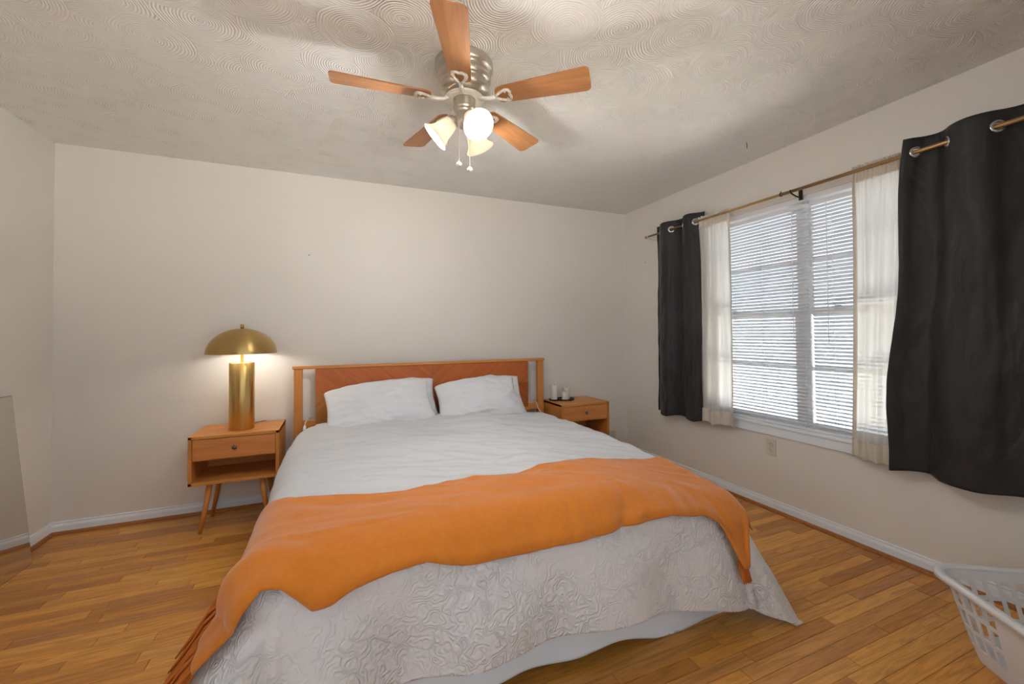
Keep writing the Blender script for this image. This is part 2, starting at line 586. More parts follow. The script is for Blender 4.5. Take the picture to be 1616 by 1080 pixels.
for i, (vis, xa, xb, y) in enumerate(planks):
    if i < 300 and vis > 0:
        o = bpy.data.objects.new('floor_plank', PM)
        COL.objects.link(o)
        o.parent = fl
        o.location = (xa + 0.0009, y + 0.0004, rng.uniform(-0.0005, 0.0))
        o.scale = (xb - xa - 0.0018, 1, 1)
    else:
        add_box(rest, (xa + 0.0004, y + 0.0004, -0.012), (xb - 0.0004, y + PW - 0.0004, -0.0003))
ro = from_bm('floor_planks', rest, 'plank', fl)
ro['kind'] = 'stuff'

# ------------------------------------------------------------------ window, sill, blinds
GX = W + 0.070
bm = bmesh.new()
add_box(bm, (W + 0.01, WY1, WZ1 - 0.035), (W + T, WY0, WZ1), 0.002)
add_box(bm, (W + 0.01, WY1, WZ0), (W + T, WY0, WZ0 + 0.02), 0.002)
add_box(bm, (W + 0.01, WY0 - 0.025, WZ0 + 0.02), (W + T, WY0, WZ1 - 0.035), 0.002)
add_box(bm, (W + 0.01, WY1, WZ0 + 0.02), (W + T, WY1 + 0.025, WZ1 - 0.035), 0.002)
YM = -1.735
add_box(bm, (W + 0.035, YM - 0.018, WZ0 + 0.02), (W + T, YM + 0.018, WZ1 - 0.035), 0.002)
win = struct(from_bm('window_1', bm, 'window_white'))
ZM = 1.335
for ya, yb in ((YM + 0.018, WY0 - 0.025), (WY1 + 0.025, YM - 0.018)):
    for za, zb, xo in ((WZ0 + 0.02, ZM + 0.02, -0.012), (ZM - 0.02, WZ1 - 0.035, 0.018)):
        X = GX + xo
        bm = bmesh.new()
        s = 0.030
        add_box(bm, (X - 0.014, ya, za), (X + 0.014, ya + s, zb), 0.002)
        add_box(bm, (X - 0.014, yb - s, za), (X + 0.014, yb, zb), 0.002)
        add_box(bm, (X - 0.014, ya + s, za), (X + 0.014, yb - s, za + s), 0.002)
        add_box(bm, (X - 0.014, ya + s, zb - s), (X + 0.014, yb - s, zb), 0.002)
        sash = from_bm('sash', bm, 'window_white', win)
        zc = (za + zb) / 2
        box('muntin', (X - 0.011, ya + s, zc - 0.012), (X + 0.011, yb - s, zc + 0.012), 'window_white', sash, 0.002)
        for pa, pb in ((za + s, zc - 0.012), (zc + 0.012, zb - s)):
            box('pane', (X - 0.002, ya + s, pa), (X + 0.002, yb - s, pb), 'glass', sash)
    lk = bmesh.new()
    yc = yb - 0.20
    add_box(lk, (GX - 0.030, yc - 0.03, ZM + 0.02), (GX - 0.008, yc + 0.03, ZM + 0.032), 0.003)
    add_box(lk, (GX - 0.036, yc - 0.008, ZM + 0.030), (GX - 0.018, yc + 0.026, ZM + 0.040), 0.003)
    from_bm('sash_lock', lk, 'dark_bronze', win)
# added window, unseen behind the camera, source of daylight fill
bm = bmesh.new()
add_box(bm, (FX0, YF - T, FZ0), (FX1, YF - 0.02, FZ0 + 0.05), 0.003)
add_box(bm, (FX0, YF - T, FZ1 - 0.05), (FX1, YF - 0.02, FZ1), 0.003)
for xx in (FX0, (FX0 * 2 + FX1) / 3 - 0.025, (FX0 + FX1 * 2) / 3 - 0.025, FX1 - 0.05):
    add_box(bm, (xx, YF - T, FZ0 + 0.05), (xx + 0.05, YF - 0.02, FZ1 - 0.05), 0.003)
fill_front = struct(from_bm('fill_window_front', bm, 'window_white'))
for k in range(3):
    xa = FX0 + 0.05 + k * (FX1 - FX0 - 0.05) / 3
    box('pane', (xa - 0.002, YF - 0.075, FZ0 + 0.05), (xa + (FX1 - FX0 - 0.05) / 3 - 0.048, YF - 0.071, FZ1 - 0.05), 'glass', fill_front)
bm = bmesh.new()  # added left window, out of view, daylight fill towards the right wall
add_box(bm, (-T, LY1, LZ0), (-0.02, LY0, LZ0 + 0.05), 0.003)
add_box(bm, (-T, LY1, LZ1 - 0.05), (-0.02, LY0, LZ1), 0.003)
for yy in (LY1, (LY0 + LY1) / 2 - 0.025, LY0 - 0.05):
    add_box(bm, (-T, yy, LZ0 + 0.05), (-0.02, yy + 0.05, LZ1 - 0.05), 0.003)
fill_left = struct(from_bm('fill_window_left', bm, 'window_white'))
for k in range(2):
    ya = LY1 + 0.05 + k * (LY0 - LY1 - 0.05) / 2
    box('pane', (-0.075, ya - 0.002, LZ0 + 0.05), (-0.071, ya + (LY0 - LY1 - 0.05) / 2 - 0.048, LZ1 - 0.05), 'glass', fill_left)
# stool and apron below the opening
bm = bmesh.new()
add_box(bm, (W - 0.022, WY1 - 0.03, WZ0 - 0.016), (W + 0.03, WY0 + 0.03, WZ0 + 0.006), 0.005, 3)
add_box(bm, (W - 0.012, WY1 - 0.015, WZ0 - 0.075), (W, WY0 + 0.015, WZ0 - 0.016), 0.003)
struct(from_bm('trim_4', bm, 'trim_white'))

SLW = 0.025
def slat_mesh(L):
    bm = bmesh.new()
    n = 4
    th = math.radians(35)
    rows = []
    for i in range(n + 1):
        t = i / n - 0.5
        arch = 0.0022 * (1 - (2 * t) ** 2)
        px, pz = t * SLW, arch
        # inner (room, -x) edge tilted up
        rx = px * math.cos(th) + pz * math.sin(th)
        rz = -px * math.sin(th) + pz * math.cos(th)
        rows.append((rx, rz))
    V = [[bm.verts.new((rx, yy, rz)) for rx, rz in rows] for yy in (-L / 2, L / 2)]
    for i in range(n):
        bm.faces.new((V[0][i], V[0][i + 1], V[1][i + 1], V[1][i]))
    me = bpy.data.meshes.new('slat')
    bm.to_mesh(me); bm.free()
    me.materials.append(MAT['slat_white'])
    me.polygons.foreach_set('use_smooth', [True] * len(me.polygons))
    return me
BX = W + 0.018
for (ya, yb, lab) in ((-1.797, WY0 - 0.03, 'far white mini blind, in the window half beside the left sheer curtain'),
                      (WY1 + 0.03, -1.815, 'white mini blind in the near half of the window, beside the right sheer')):
    yc = (ya + yb) / 2
    L = yb - ya
    bl = empty('window_blind', (BX, yc, WZ0 + 0.006), lab, 'blind')
    z0 = -(WZ0 + 0.006)
    box('headrail', (-0.014, -L / 2, 2.005 + z0), (0.014, L / 2, 2.032 + z0), 'slat_white', bl, 0.002)
    box('bottom_rail', (-0.013, -L / 2, WZ0 + 0.008 + z0), (0.013, L / 2, WZ0 + 0.022 + z0), 'slat_white', bl, 0.003)
    sm = slat_mesh(L)
    n = 62
    zt, zb = 1.993 + z0, WZ0 + 0.034 + z0
    for i in range(n):
        o = bpy.data.objects.new('slat', sm)
        COL.objects.link(o)
        o.parent = bl
        o.location = (0, 0, zt + (zb - zt) * i / (n - 1))
        o.rotation_euler = (random.uniform(-0.002, 0.002), random.uniform(-0.04, 0.04), 0)
    for yy in ((-L / 2 + 0.305, L / 2 - 0.10) if yb > -1.5 else (-L / 2 + 0.14, L / 2 - 0.125)):
        bm = bmesh.new()
        for xx in (-0.0135, 0.0135):
            tube(bm, [(xx, yy, zt + 0.01), (xx, yy + 0.002, (zt + zb) / 2), (xx, yy, zb - 0.015)], 0.0012, 6)
        add_box(bm, (-0.017, yy - 0.004, zb - 0.05 + 0.022), (-0.012, yy + 0.004, zb - 0.010), 0.001)
        from_bm('ladder_cord', bm, 'slat_white', bl)
    bm = bmesh.new()
    tube(bm, [(-0.02, L / 2 - 0.10 if lab.startswith('white mini blind in') else -L / 2 + 0.09, zt + 0.01), (-0.022, (L / 2 - 0.10) if lab.startswith('white mini blind in') else (-L / 2 + 0.09), 0.55)], 0.0025, 6)
    from_bm('tilt_wand', bm, 'plastic_white', bl)

# ground and neighbouring wall outside
struct(box('driveway', (W + T + 0.02, -14, -0.42), (W + 4.2, 10, -0.35), 'concrete'))
struct(box('wall_outside', (W + 4.2, -14, -0.42), (W + 4.4, 10, 2.3), 'brick_out'))
struct(box('bounce_ground', (-0.1, YF - T - 9, -0.42), (W + T, YF - T - 0.02, -0.35), 'pale_bounce'))  # added unseen pale ground, bounces sunlight in to brighten the ceiling
struct(box('low_bounce_ground', (-9, YF - T - 9, -0.42), (-T - 0.02, 8, -0.35), 'low_bounce'))  # added unseen ground, kept dark to limit bounce through the left opening

# ------------------------------------------------------------------ curtain rod
RX, RZ = W - 0.09, 2.104
rod = empty('curtain_rod', (W, -1.77, RZ), 'long gold telescoping curtain rod above the window', 'curtain rod')
def rodpt(x, y, z):
    return Vector((x - W, y + 1.77, z - RZ))
bm = bmesh.new()
tube(bm, [rodpt(RX, -1.70, RZ), rodpt(RX, -3.25, RZ)], 0.0105, 14)
from_bm('rod_tube', bm, 'rod_gold', rod, True)
bm = bmesh.new()
tube(bm, [rodpt(RX, -0.44, RZ), rodpt(RX, -1.72, RZ)], 0.0085, 14)
from_bm('inner_tube', bm, 'rod_gold', rod, True)
bm = bmesh.new()
lathe(bm, [(0, -0.012), (0.011, -0.012), (0.0125, -0.006), (0.0125, 0.008), (0.011, 0.012), (0, 0.012)], 16, Matrix.Translation(rodpt(RX, -0.432, RZ)) @ Matrix.Rotation(PI / 2, 4, 'X'))
from_bm('end_cap', bm, 'rod_gold', rod, True)
bm = bmesh.new()
torus(bm, 0.0115, 0.003, Matrix.Translation(rodpt(RX, -1.70, RZ)) @ Matrix.Rotation(PI / 2, 4, 'X'), 18, 6)
tube(bm, [rodpt(RX, -1.70, RZ + 0.010), rodpt(RX, -1.70, RZ + 0.022)], 0.003, 6)
from_bm('clamp_screw', bm, 'dark_bronze', rod, True)
def bracket(y, mat):
    bm = bmesh.new()
    add_box(bm, rodpt(W - 0.004, y - 0.012, RZ - 0.045), rodpt(W, y + 0.012, RZ + 0.02), 0.001)
    tube(bm, [rodpt(W - 0.002, y, RZ - 0.03), rodpt(W - 0.05, y, RZ - 0.026), rodpt(RX, y, RZ - 0.014), rodpt(RX - 0.014, y, RZ - 0.004), rodpt(RX - 0.015, y, RZ + 0.006)], 0.0045, 8)
    return from_bm('bracket', bm, mat, rod)
bracket(-0.455, 'plastic_white'); bracket(-1.768, 'dark_bronze'); bracket(-3.2, 'plastic_white')

# ------------------------------------------------------------------ curtains
def nz3(x, y, z):
    return noise.noise(Vector((x, y, z)))

def black_curtain(name, y0, y1, crossings, first_front, label, edge_shift, seed, zb=0.505):
    ZT = 2.176
    root = empty(name, (W, (y0 + y1) / 2, zb), label, 'curtain', 'black grommet curtains')
    yc = (y0 + y1) / 2
    cr = list(crossings)
    ph = lambda y: np.interp(-y, [-c for c in cr], range(len(cr)))
    def phase(y):
        if -y < -cr[0]:
            return (cr[0] - y) / (cr[1] - cr[0]) * 1.0 if False else -(y - cr[0]) / abs(cr[1] - cr[0])
        if -y > -cr[-1]:
            return len(cr) - 1 + (cr[-1] - y) / abs(cr[-1] - cr[-2])
        return float(ph(y))
    sgn = -1 if first_front else 1
    nu, nv = int(abs(y1 - y0) / 0.006), 150
    def fn(u, v):
        y = y0 + (y1 - y0) * u
        z = ZT + (zb - ZT) * v
        k = phase(y)
        A = 0.033 * (1 - 0.25 * v) + 0.008 * v * nz3(k * 0.7 + seed, 3.1, v)
        s = math.sin(PI * k)
        x = RX + sgn * A * (abs(s) ** 0.8) * (1 if s >= 0 else -1)
        low = min(1.0, v * 3)
        x += low * (0.026 * nz3(y * 6 + seed, z * 1.1, 1.7) + 0.014 * nz3(y * 11, z * 2.4 + y * 4, seed) + 0.006 * nz3(y * 30, z * 9 + y * 12, seed))
        yy = y + 0.012 * low * math.sin(2 * PI * k + seed) * 0.6 + edge_shift(u, v)
        zz = z + v * (0.010 * math.sin(PI * k) * sgn + 0.006 * nz3(y * 5, seed, 0))
        if v < 0.02:
            zz += 0.005 * nz3(y * 9, seed, 2)
        x = min(x, W - 0.03)
        return (x - W, yy - yc, zz - zb)
    centres = [Vector(fn((c - y0) / (y1 - y0), (ZT - RZ) / (ZT - zb))) for c in cr]
    def keep(i, j):
        if j > 14:
            return True
        p = Vector(fn((i + 0.5) / nu, (j + 0.5) / nv))
        return all((p - c).length > 0.019 for c in centres)
    grid_mesh('curtain_panel', fn, nu, nv, 'black', root, 0.0015, keep)
    for c, yv in zip(centres, cr):
        a = Vector(fn((yv + 0.006 - y0) / (y1 - y0), (ZT - RZ) / (ZT - zb)))
        b = Vector(fn((yv - 0.006 - y0) / (y1 - y0), (ZT - RZ) / (ZT - zb)))
        t = (b - a); t.z = 0; t.normalize()
        nrm = Vector((-t.y, t.x, 0))
        rot = nrm.to_track_quat('Z', 'Y').to_matrix().to_4x4()
        bm = bmesh.new()
        prof = [(0.0185, -0.004), (0.024, -0.0045), (0.0285, -0.002), (0.0285, 0.002), (0.024, 0.0045), (0.0185, 0.004), (0.0178, 0.0), (0.0185, -0.004)]
        lathe(bm, prof, 28, Matrix.Translation(c) @ rot)
        from_bm('grommet', bm, 'chrome', root, True)
    return root
black_curtain('blackout_curtain', -0.535, -1.065, [-0.61, -0.746, -0.874, -1.006], True,
              'narrow black blackout curtain with grommets, gathered left of the window', lambda u, v: 0.03 * v * (1 - u), 1.3)
black_curtain('blackout_curtain', -2.345, -3.16, [-2.391, -2.499, -2.661, -2.80, -2.94, -3.08], False,
              'wide black blackout curtain with grommets, hanging right of the window at the photo edge',
              lambda u, v: (0.115 * v + 0.012 * math.sin(v * 11)) * max(0, 1 - u * 2.2), 8.2)

def sheer(y0, y1, label, seed, spread):
    zb, ZT = 0.515, 2.128
    yc = (y0 + y1) / 2
    root = empty('sheer_curtain', (W, yc, zb), label, 'curtain', 'white sheer curtains')
    def base(u, v, xo=0.0):
        s = y0 + (y1 - y0) * u
        z = ZT + (zb - ZT) * v
        gather = math.exp(-v * 9)
        soft = 1 - gather
        x = RX + 0.010 + soft * (0.020 * nz3(u * 5.2 + seed, v * 0.7, 0) * 1.6 + 0.013 * math.sin(u * 2 * PI * 3.4 + seed + 0.8 * v))
        x += gather * (0.007 * math.sin(u * 2 * PI * 13 + 2 * math.sin(u * 9 + seed)) - 0.011)
        y = s + spread(u, v) + 0.006 * soft * math.sin(u * 2 * PI * 3.4 + seed + 1.2)
        zz = z + v * 0.018 * nz3(u * 4, seed, 3) + (0.006 * nz3(u * 16, seed, 5) if v < 0.01 else 0)
        return (min(x + xo, W - 0.028) - W, y - yc, zz - zb)
    NU, NV = 110, 110
    grid_mesh('voile', lambda u, v: base(u, 0.052 + v * 0.948), NU, NV, 'sheer', root)
    def header(u, v):
        p = base(u, v * 0.054)
        return (p[0] - 0.002 + 0.006 * math.sin(PI * v), p[1], p[2])
    grid_mesh('rod_pocket', header, NU, 8, 'sheer_hem', root, 0.001)
    grid_mesh('bottom_hem', lambda u, v: (lambda p: (p[0] - 0.0025, p[1], p[2]))(base(u, 0.935 + v * 0.066)), NU, 8, 'sheer_hem', root, 0.001)
    e0, e1 = (0.93, 1.0) if seed < 3 else (0.0, 0.07)
    grid_mesh('side_hem', lambda u, v: (lambda p: (p[0] - 0.0025, p[1], p[2]))(base(e0 + (e1 - e0) * u, 0.05 + v * 0.89)), 8, 90, 'sheer_hem', root, 0.001)
sheer(-1.025, -1.318, 'white sheer curtain on the left of the window, beside the narrow black curtain', 2.1,
      lambda u, v: 0.02 * v * (u - 0.2) + 0.06 * v * (0.5 - u) * 0.3)
sheer(-2.105, -2.338, 'white sheer curtain on the right of the window, beside the wide black curtain', 5.4,
      lambda u, v: 0.045 * v)

# ------------------------------------------------------------------ outlets
def outlet(loc, rotz, label):
    t = empty('wall_outlet', loc, label, 'outlet', 'wall outlets', (0, 0, rotz))
    # faces -y in its own frame
    bm = bmesh.new()
    add_box(bm, (-0.035, -0.006, -0.057), (0.035, 0, 0.057), 0.003, 3)
    from_bm('cover_plate', bm, 'ivory', t)
    for dz in (0.020, -0.020):
        bm = bmesh.new()
        lathe(bm, [(0, 0.0), (0.0165, 0.0), (0.0165, 0.0025), (0.0155, 0.0035), (0, 0.0035)], 24, Matrix.Translation((0, -0.006, dz)) @ Matrix.Rotation(PI / 2, 4, 'X'))
        rc = from_bm('receptacle', bm, 'ivory', t)
        for dx, hh in ((-0.0063, 0.008), (0.0063, 0.0065)):
            box('slot', (dx - 0.0012, -0.0102, dz + 0.001), (dx + 0.0012, -0.0092, dz + 0.001 + hh), 'slot_dark', rc)
        bm = bmesh.new()
        lathe(bm, [(0, 0), (0.0024, 0), (0.0024, 0.001), (0, 0.001)], 10, Matrix.Translation((0, -0.0092, dz - 0.006)) @ Matrix.Rotation(PI / 2, 4, 'X'))
        from_bm('slot', bm, 'slot_dark', rc)
    bm = bmesh.new()
    lathe(bm, [(0, 0), (0.003, 0), (0.003, 0.0012), (0, 0.0018)], 12, Matrix.Translation((0, -0.006, 0)) @ Matrix.Rotation(PI / 2, 4, 'X'))
    from_bm('screw', bm, 'nickel', t)
    return t
outlet((W, -1.537, 0.428), -PI / 2, 'beige wall outlet below the window')
outlet((4.191, 0, 0.172), 0, 'wall outlet on the back wall beside the right nightstand')

# nail in the back wall, bracket hole in the right wall, ceiling hook with a cord
def nail(loc, rot, label):
    bm = bmesh.new()
    lathe(bm, [(0, 0), (0.0015, 0), (0.0015, 0.008), (0.004, 0.009), (0.004, 0.0105), (0, 0.0115)], 10, Matrix.Rotation(rot[0], 4, 'X') @ Matrix.Rotation(rot[1], 4, 'Y'))
    o = from_bm('nail', bm, 'dark_bronze')
    o.location = loc
    return tag(o, label, 'nail', 'nails left in the walls')
nail((1.436, 0, 1.826), (PI / 2, 0), 'small dark nail in the back wall above the bed')
nail((W, -0.31, 1.896), (0, -PI / 2), 'small dark nail in the right wall below the rod end')
hk = empty('ceiling_hook', (3.974, -1.70, H), 'small white ceiling hook with a thin hanging cord near the window', 'hook')
bm = bmesh.new()
lathe(bm, [(0, 0), (0.010, 0), (0.009, -0.004), (0.003, -0.006), (0, -0.006)], 14)
tube(bm, [(0, 0, -0.004), (0, 0, -0.018), (0.006, 0, -0.026), (0.012, 0, -0.036), (0.008, 0, -0.047), (-0.002, 0, -0.048), (-0.008, 0, -0.040)], 0.0022, 8)
from_bm('hook', bm, 'white_metal', hk, True)
bm = bmesh.new()
tube(bm, [(0.002, 0, -0.046), (0.003, 0, -0.085)], 0.0022, 6)
from_bm('clip', bm, 'dark_bronze', hk, True)
bm = bmesh.new()
tube(bm, [(0.003, 0, -0.085), (0.005, 0.001, -0.13), (0.002, 0, -0.165), (0.006, 0, -0.19)], 0.0014, 6)
from_bm('cord', bm, 'cable_white', hk, True)

# ------------------------------------------------------------------ mirror leaning on the left wall
MWd, MHt = 0.55, 0.915
lean = math.asin(0.09 / MHt)
mir = empty('leaning_mirror', (0.112, -0.385, 0.0), 'frameless rectangular mirror leaning against the left wall', 'mirror')
bm = bmesh.new()
add_box(bm, (-0.005, -MWd, 0), (0.0, 0, MHt), 0.0008, 1)
for v in bm.verts:
    v.co = Matrix.Rotation(-lean, 3, 'Y') @ v.co
mo = from_bm('backing', bm, 'mirror_edge', mir)
bm = bmesh.new()
add_box(bm, (0.0001, -MWd + 0.003, 0.003), (0.0006, -0.003, MHt - 0.003))
for v in bm.verts:
    v.co = Matrix.Rotation(-lean, 3, 'Y') @ v.co
from_bm('glass', bm, 'mirror', mir)

# ------------------------------------------------------------------ ceiling fan
FX, FY = 2.163, -1.70
fan = empty('ceiling_fan', (FX, FY, H), 'five-blade wooden ceiling fan with three frosted bell lights', 'ceiling fan')
bm = bmesh.new()
lathe(bm, [(0, 0), (0.122, 0), (0.128, -0.004), (0.130, -0.012), (0.129, -0.034), (0.124, -0.043), (0.116, -0.048), (0.114, -0.056), (0.119, -0.064), (0.121, -0.074), (0.119, -0.086), (0.112, -0.094), (0.107, -0.098), (0.108, -0.106), (0.112, -0.113), (0.110, -0.126), (0.098, -0.142), (0.075, -0.152), (0.052, -0.155), (0, -0.155)], 56)
from_bm('motor_housing', bm, 'nickel', fan, True)
bm = bmesh.new()
lathe(bm, [(0, -0.15), (0.047, -0.15), (0.049, -0.158), (0.048, -0.20), (0.050, -0.204), (0.050, -0.212), (0.044, -0.218), (0.036, -0.226), (0.040, -0.236), (0.040, -0.268), (0.034, -0.285), (0.020, -0.294), (0.008, -0.297), (0, -0.298)], 36)
from_bm('switch_housing', bm, 'nickel', fan, True)
bm = bmesh.new()
lathe(bm, [(0.050, -0.156), (0.085, -0.158), (0.088, -0.163), (0.085, -0.168), (0.050, -0.168)], 40)
from_bm('flywheel', bm, 'white_metal', fan, True)

def blade_mesh():
    bm = bmesh.new()
    # outline in x (radial), y
    r1, r2, w1, w2 = 0.150, 0.560, 0.045, 0.063
    out = []
    def arc(cx, cy, r, a0, a1, n=6):
        for i in range(n + 1):
            a = a0 + (a1 - a0) * i / n
            out.append((cx + r * math.cos(a), cy + r * math.sin(a)))
    c = 0.022
    arc(r2 - c, w2 - c, c, PI / 2, 0); arc(r2 - c, -w2 + c, c, 0, -PI / 2)
    c = 0.030
    arc(r1 + c, -w1 + c, c, -PI / 2, -PI); arc(r1 + c, w1 - c, c, PI, PI / 2)
    top = [bm.verts.new((x, y, 0.003)) for x, y in out]
    bot = [bm.verts.new((x, y, -0.003)) for x, y in out]
    bm.faces.new(top); bm.faces.new(bot[::-1])
    n = len(out)
    for i in range(n):
        bm.faces.new((top[i], bot[i], bot[(i + 1) % n], top[(i + 1) % n]))
    bmesh.ops.recalc_face_normals(bm, faces=bm.faces)
    me = bpy.data.meshes.new('blade'); bm.to_mesh(me); bm.free()
    me.materials.append(MAT['blade_wood'])
    return me
def iron_mesh():
    # a bracket arm that opens into a triangular loop under the blade root
    bm = bmesh.new()
    tube(bm, [(0.070, 0, 0.006), (0.095, 0, -0.006), (0.125, 0, -0.010), (0.150, 0, -0.009)], [0.010, 0.009, 0.009, 0.010], 10)
    loop = [(0.148, 0.004), (0.172, 0.020), (0.198, 0.031), (0.212, 0.028), (0.218, 0.012), (0.213, 0.0), (0.218, -0.012), (0.212, -0.028), (0.198, -0.031), (0.172, -0.020), (0.148, -0.004)]
    for s in range(len(loop) - 1):
        a, b = loop[s], loop[s + 1]
        tube(bm, [(a[0], a[1], -0.009), (b[0], b[1], -0.009)], 0.0062, 8)
    for x, y in loop:
        bmesh.ops.create_icosphere(bm, subdivisions=1, radius=0.0064, matrix=Matrix.Translation((x, y, -0.009)))
    for x, y in ((0.198, 0.024), (0.198, -0.024)):
        lathe(bm, [(0, -0.018), (0.004, -0.017), (0.005, -0.014), (0.005, -0.003), (0, -0.003)], 10, Matrix.Translation((x, y, 0)))
    bmesh.ops.recalc_face_normals(bm, faces=bm.faces)
    me = bpy.data.meshes.new('blade_iron'); bm.to_mesh(me); bm.free()
    me.materials.append(MAT['white_metal'])
    me.polygons.foreach_set('use_smooth', [True] * len(me.polygons))
    return me
BM_, IM_ = blade_mesh(), iron_mesh()
for k in range(5):
    a = math.radians(176.6 + 72 * k)
    rot = Matrix.Rotation(a, 4, 'Z') @ Matrix.Rotation(math.radians(-12), 4, 'X')
    b = bpy.data.objects.new('blade', BM_); COL.objects.link(b); b.parent = fan
    b.matrix_local = Matrix.Translation((0, 0, 2.27 - H)) @ rot
    i = bpy.data.objects.new('blade_iron', IM_); COL.objects.link(i); i.parent = b
# light kit: three bell shades
for k, az in enumerate((160, 40, 280)):
    a = math.radians(az)
    d = Vector((math.cos(a) * math.sin(math.radians(48)), math.sin(a) * math.sin(math.radians(48)), -math.cos(math.radians(48))))
    base = Vector((0, 0, -0.250)) + Vector((math.cos(a), math.sin(a), 0)) * 0.036
    mt = Matrix.Translation(base) @ d.to_track_quat('Z', 'Y').to_matrix().to_4x4()
    bm = bmesh.new()
    tube(bm, [mt @ Vector((0, 0, -0.012)), mt @ Vector((0, 0, 0.012))], 0.012, 12)
    lathe(bm, [(0, 0.006), (0.022, 0.008), (0.027, 0.014), (0.0285, 0.034), (0.0265, 0.036), (0.0245, 0.018), (0, 0.016)], 28, mt)
    hold = from_bm('shade_holder', bm, 'nickel', fan, True)
    bm = bmesh.new()
    pr = [(0.022, 0.018), (0.030, 0.030), (0.036, 0.050), (0.040, 0.072), (0.044, 0.092), (0.052, 0.110), (0.064, 0.123), (0.068, 0.127)]
    inner = [(r - 0.0035, z + 0.001) for r, z in pr[::-1]]
    lathe(bm, pr + [(0.0682, 0.129), (0.0665, 0.1305)] + inner, 40, mt)
    sh = from_bm('bell_shade', bm, 'frosted', fan, True)
    bm = bmesh.new()
    lathe(bm, [(0, 0.022), (0.011, 0.024), (0.0125, 0.036), (0.016, 0.048), (0.022, 0.060), (0.0235, 0.070), (0.020, 0.082), (0.011, 0.0895), (0, 0.092)], 20, mt)
    from_bm('bulb', bm, 'fan_bulb', sh, True)
    pl = bpy.data.lights.new('bulb_light', 'POINT')
    pl.energy = POINT_FAN
    pl.color = (1.0, 0.985, 0.97)
    pl.shadow_soft_size = 0.025
    po = bpy.data.objects.new('bulb_light', pl)
    COL.objects.link(po)
    po.parent = fan
    po.location = mt @ Vector((0, 0, 0.121))
# pull chains
for dx, dy, zl in ((-0.035, -0.03, 1.965), (0.012, -0.038, 1.945)):
    bm = bmesh.new()
    tube(bm, [(dx, dy, -0.27), (dx, dy, zl - H)], 0.0016, 6)
    n = 30
    for i in range(n):
        z = -0.27 + (zl - H + 0.27) * i / n
        bmesh.ops.create_icosphere(bm, subdivisions=1, radius=0.0023, matrix=Matrix.Translation((dx, dy, z)))
    ch = from_bm('pull_chain', bm, 'white_metal', fan, True)
    bm = bmesh.new()
    lathe(bm, [(0, 0.014), (0.006, 0.011), (0.0125, 0.004), (0.0135, -0.003), (0.010, -0.010), (0, -0.013)], 18, Matrix.Translation((dx, dy, zl - H)))
    from_bm('pull_knob', bm, 'white_metal', ch, True)

# ------------------------------------------------------------------ nightstands
def nightstand(loc, label):
    wX, dY, z0, z1, th = 0.488, 0.365, 0.302, 0.604, 0.020
    t = empty('nightstand', loc, label, 'nightstand', 'matching mid-century nightstands')
    hw = wX / 2
    # body: local y from 0 (front) to dY (back)
    box('cabinet_top', (-hw, 0, z1 - th), (hw, dY, z1), 'acorn', t, 0.002)
    box('cabinet_base', (-hw, 0, z0), (hw, dY, z0 + th), 'acorn', t, 0.002)
    box('cabinet_side', (-hw, 0, z0 + 0.0005), (-hw + th, dY, z1 - 0.0005), 'acorn_v', t, 0.002)
    box('cabinet_side', (hw - th, 0, z0 + 0.0005), (hw, dY, z1 - 0.0005), 'acorn_v', t, 0.002)
    box('back_panel', (-hw + th, dY - 0.012, z0 + th), (hw - th, dY - 0.004, z1 - th), 'acorn', t)
    box('shelf_divider', (-hw + th, 0.020, 0.447), (hw - th, dY - 0.012, 0.459), 'acorn', t)
    dr = box('drawer', (-hw + th + 0.002, 0.003, 0.457), (hw - th - 0.002, 0.022, z1 - th - 0.003), 'drawer_wood', t, 0.0015)
    bm = bmesh.new()
    lathe(bm, [(0, 0.0), (0.006, 0.0), (0.006, 0.010), (0.012, 0.013), (0.0135, 0.018), (0.012, 0.023), (0, 0.025)], 20, Matrix.Translation((0, 0.003, 0.521)) @ Matrix.Rotation(PI / 2, 4, 'X'))
    from_bm('knob', bm, 'knob_pewter', dr, True)
    # arched apron rails between the legs
    for yy in (0.045, dY - 0.065):
        bm = bmesh.new()
        N = 16
        xs = [-hw + 0.09 + (wX - 0.18) * i / N for i in range(N + 1)]
        dz = [0.008 + 0.016 * abs(2 * i / N - 1) ** 2.2 for i in range(N + 1)]
        for ya, yb in ((yy, yy + 0.018),):
            tp = [[bm.verts.new((x, y_, z0 + 0.001)) for x in xs] for y_ in (ya, yb)]
            bt = [[bm.verts.new((x, y_, z0 - d_)) for x, d_ in zip(xs, dz)] for y_ in (ya, yb)]
            for i in range(N):
                bm.faces.new((tp[0][i], tp[0][i + 1], bt[0][i + 1], bt[0][i]))
                bm.faces.new((tp[1][i], bt[1][i], bt[1][i + 1], tp[1][i + 1]))
                bm.faces.new((bt[0][i], bt[0][i + 1], bt[1][i + 1], bt[1][i]))
                bm.faces.new((tp[0][i], tp[1][i], tp[1][i + 1], tp[0][i + 1]))
            bm.faces.new((tp[0][0], bt[0][0], bt[1][0], tp[1][0]))
            bm.faces.new((tp[0][-1], tp[1][-1], bt[1][-1], bt[0][-1]))
        from_bm('apron', bm, 'acorn', t)
    for sx in (-1, 1):
        for fy, ty, by in ((0, 0.052, 0.030), (1, dY - 0.056, dY - 0.065)):
            bm = bmesh.new()
            tube(bm, [(sx * (hw - 0.103), ty, z0 + 0.001), (sx * (hw - 0.118 + 0.035), (ty + by) / 2, z0 / 2), (sx * (hw - 0.057), by, 0.0)], [0.0175, 0.0148, 0.0110], 16)
            from_bm('leg', bm, 'acorn_v', t, True)
    return t
nightstand((1.038, -0.385, 0), 'wooden nightstand left of the bed with the brass lamp on it')
nightstand((3.637, -0.375, 0), 'wooden nightstand right of the bed with three candles on it')

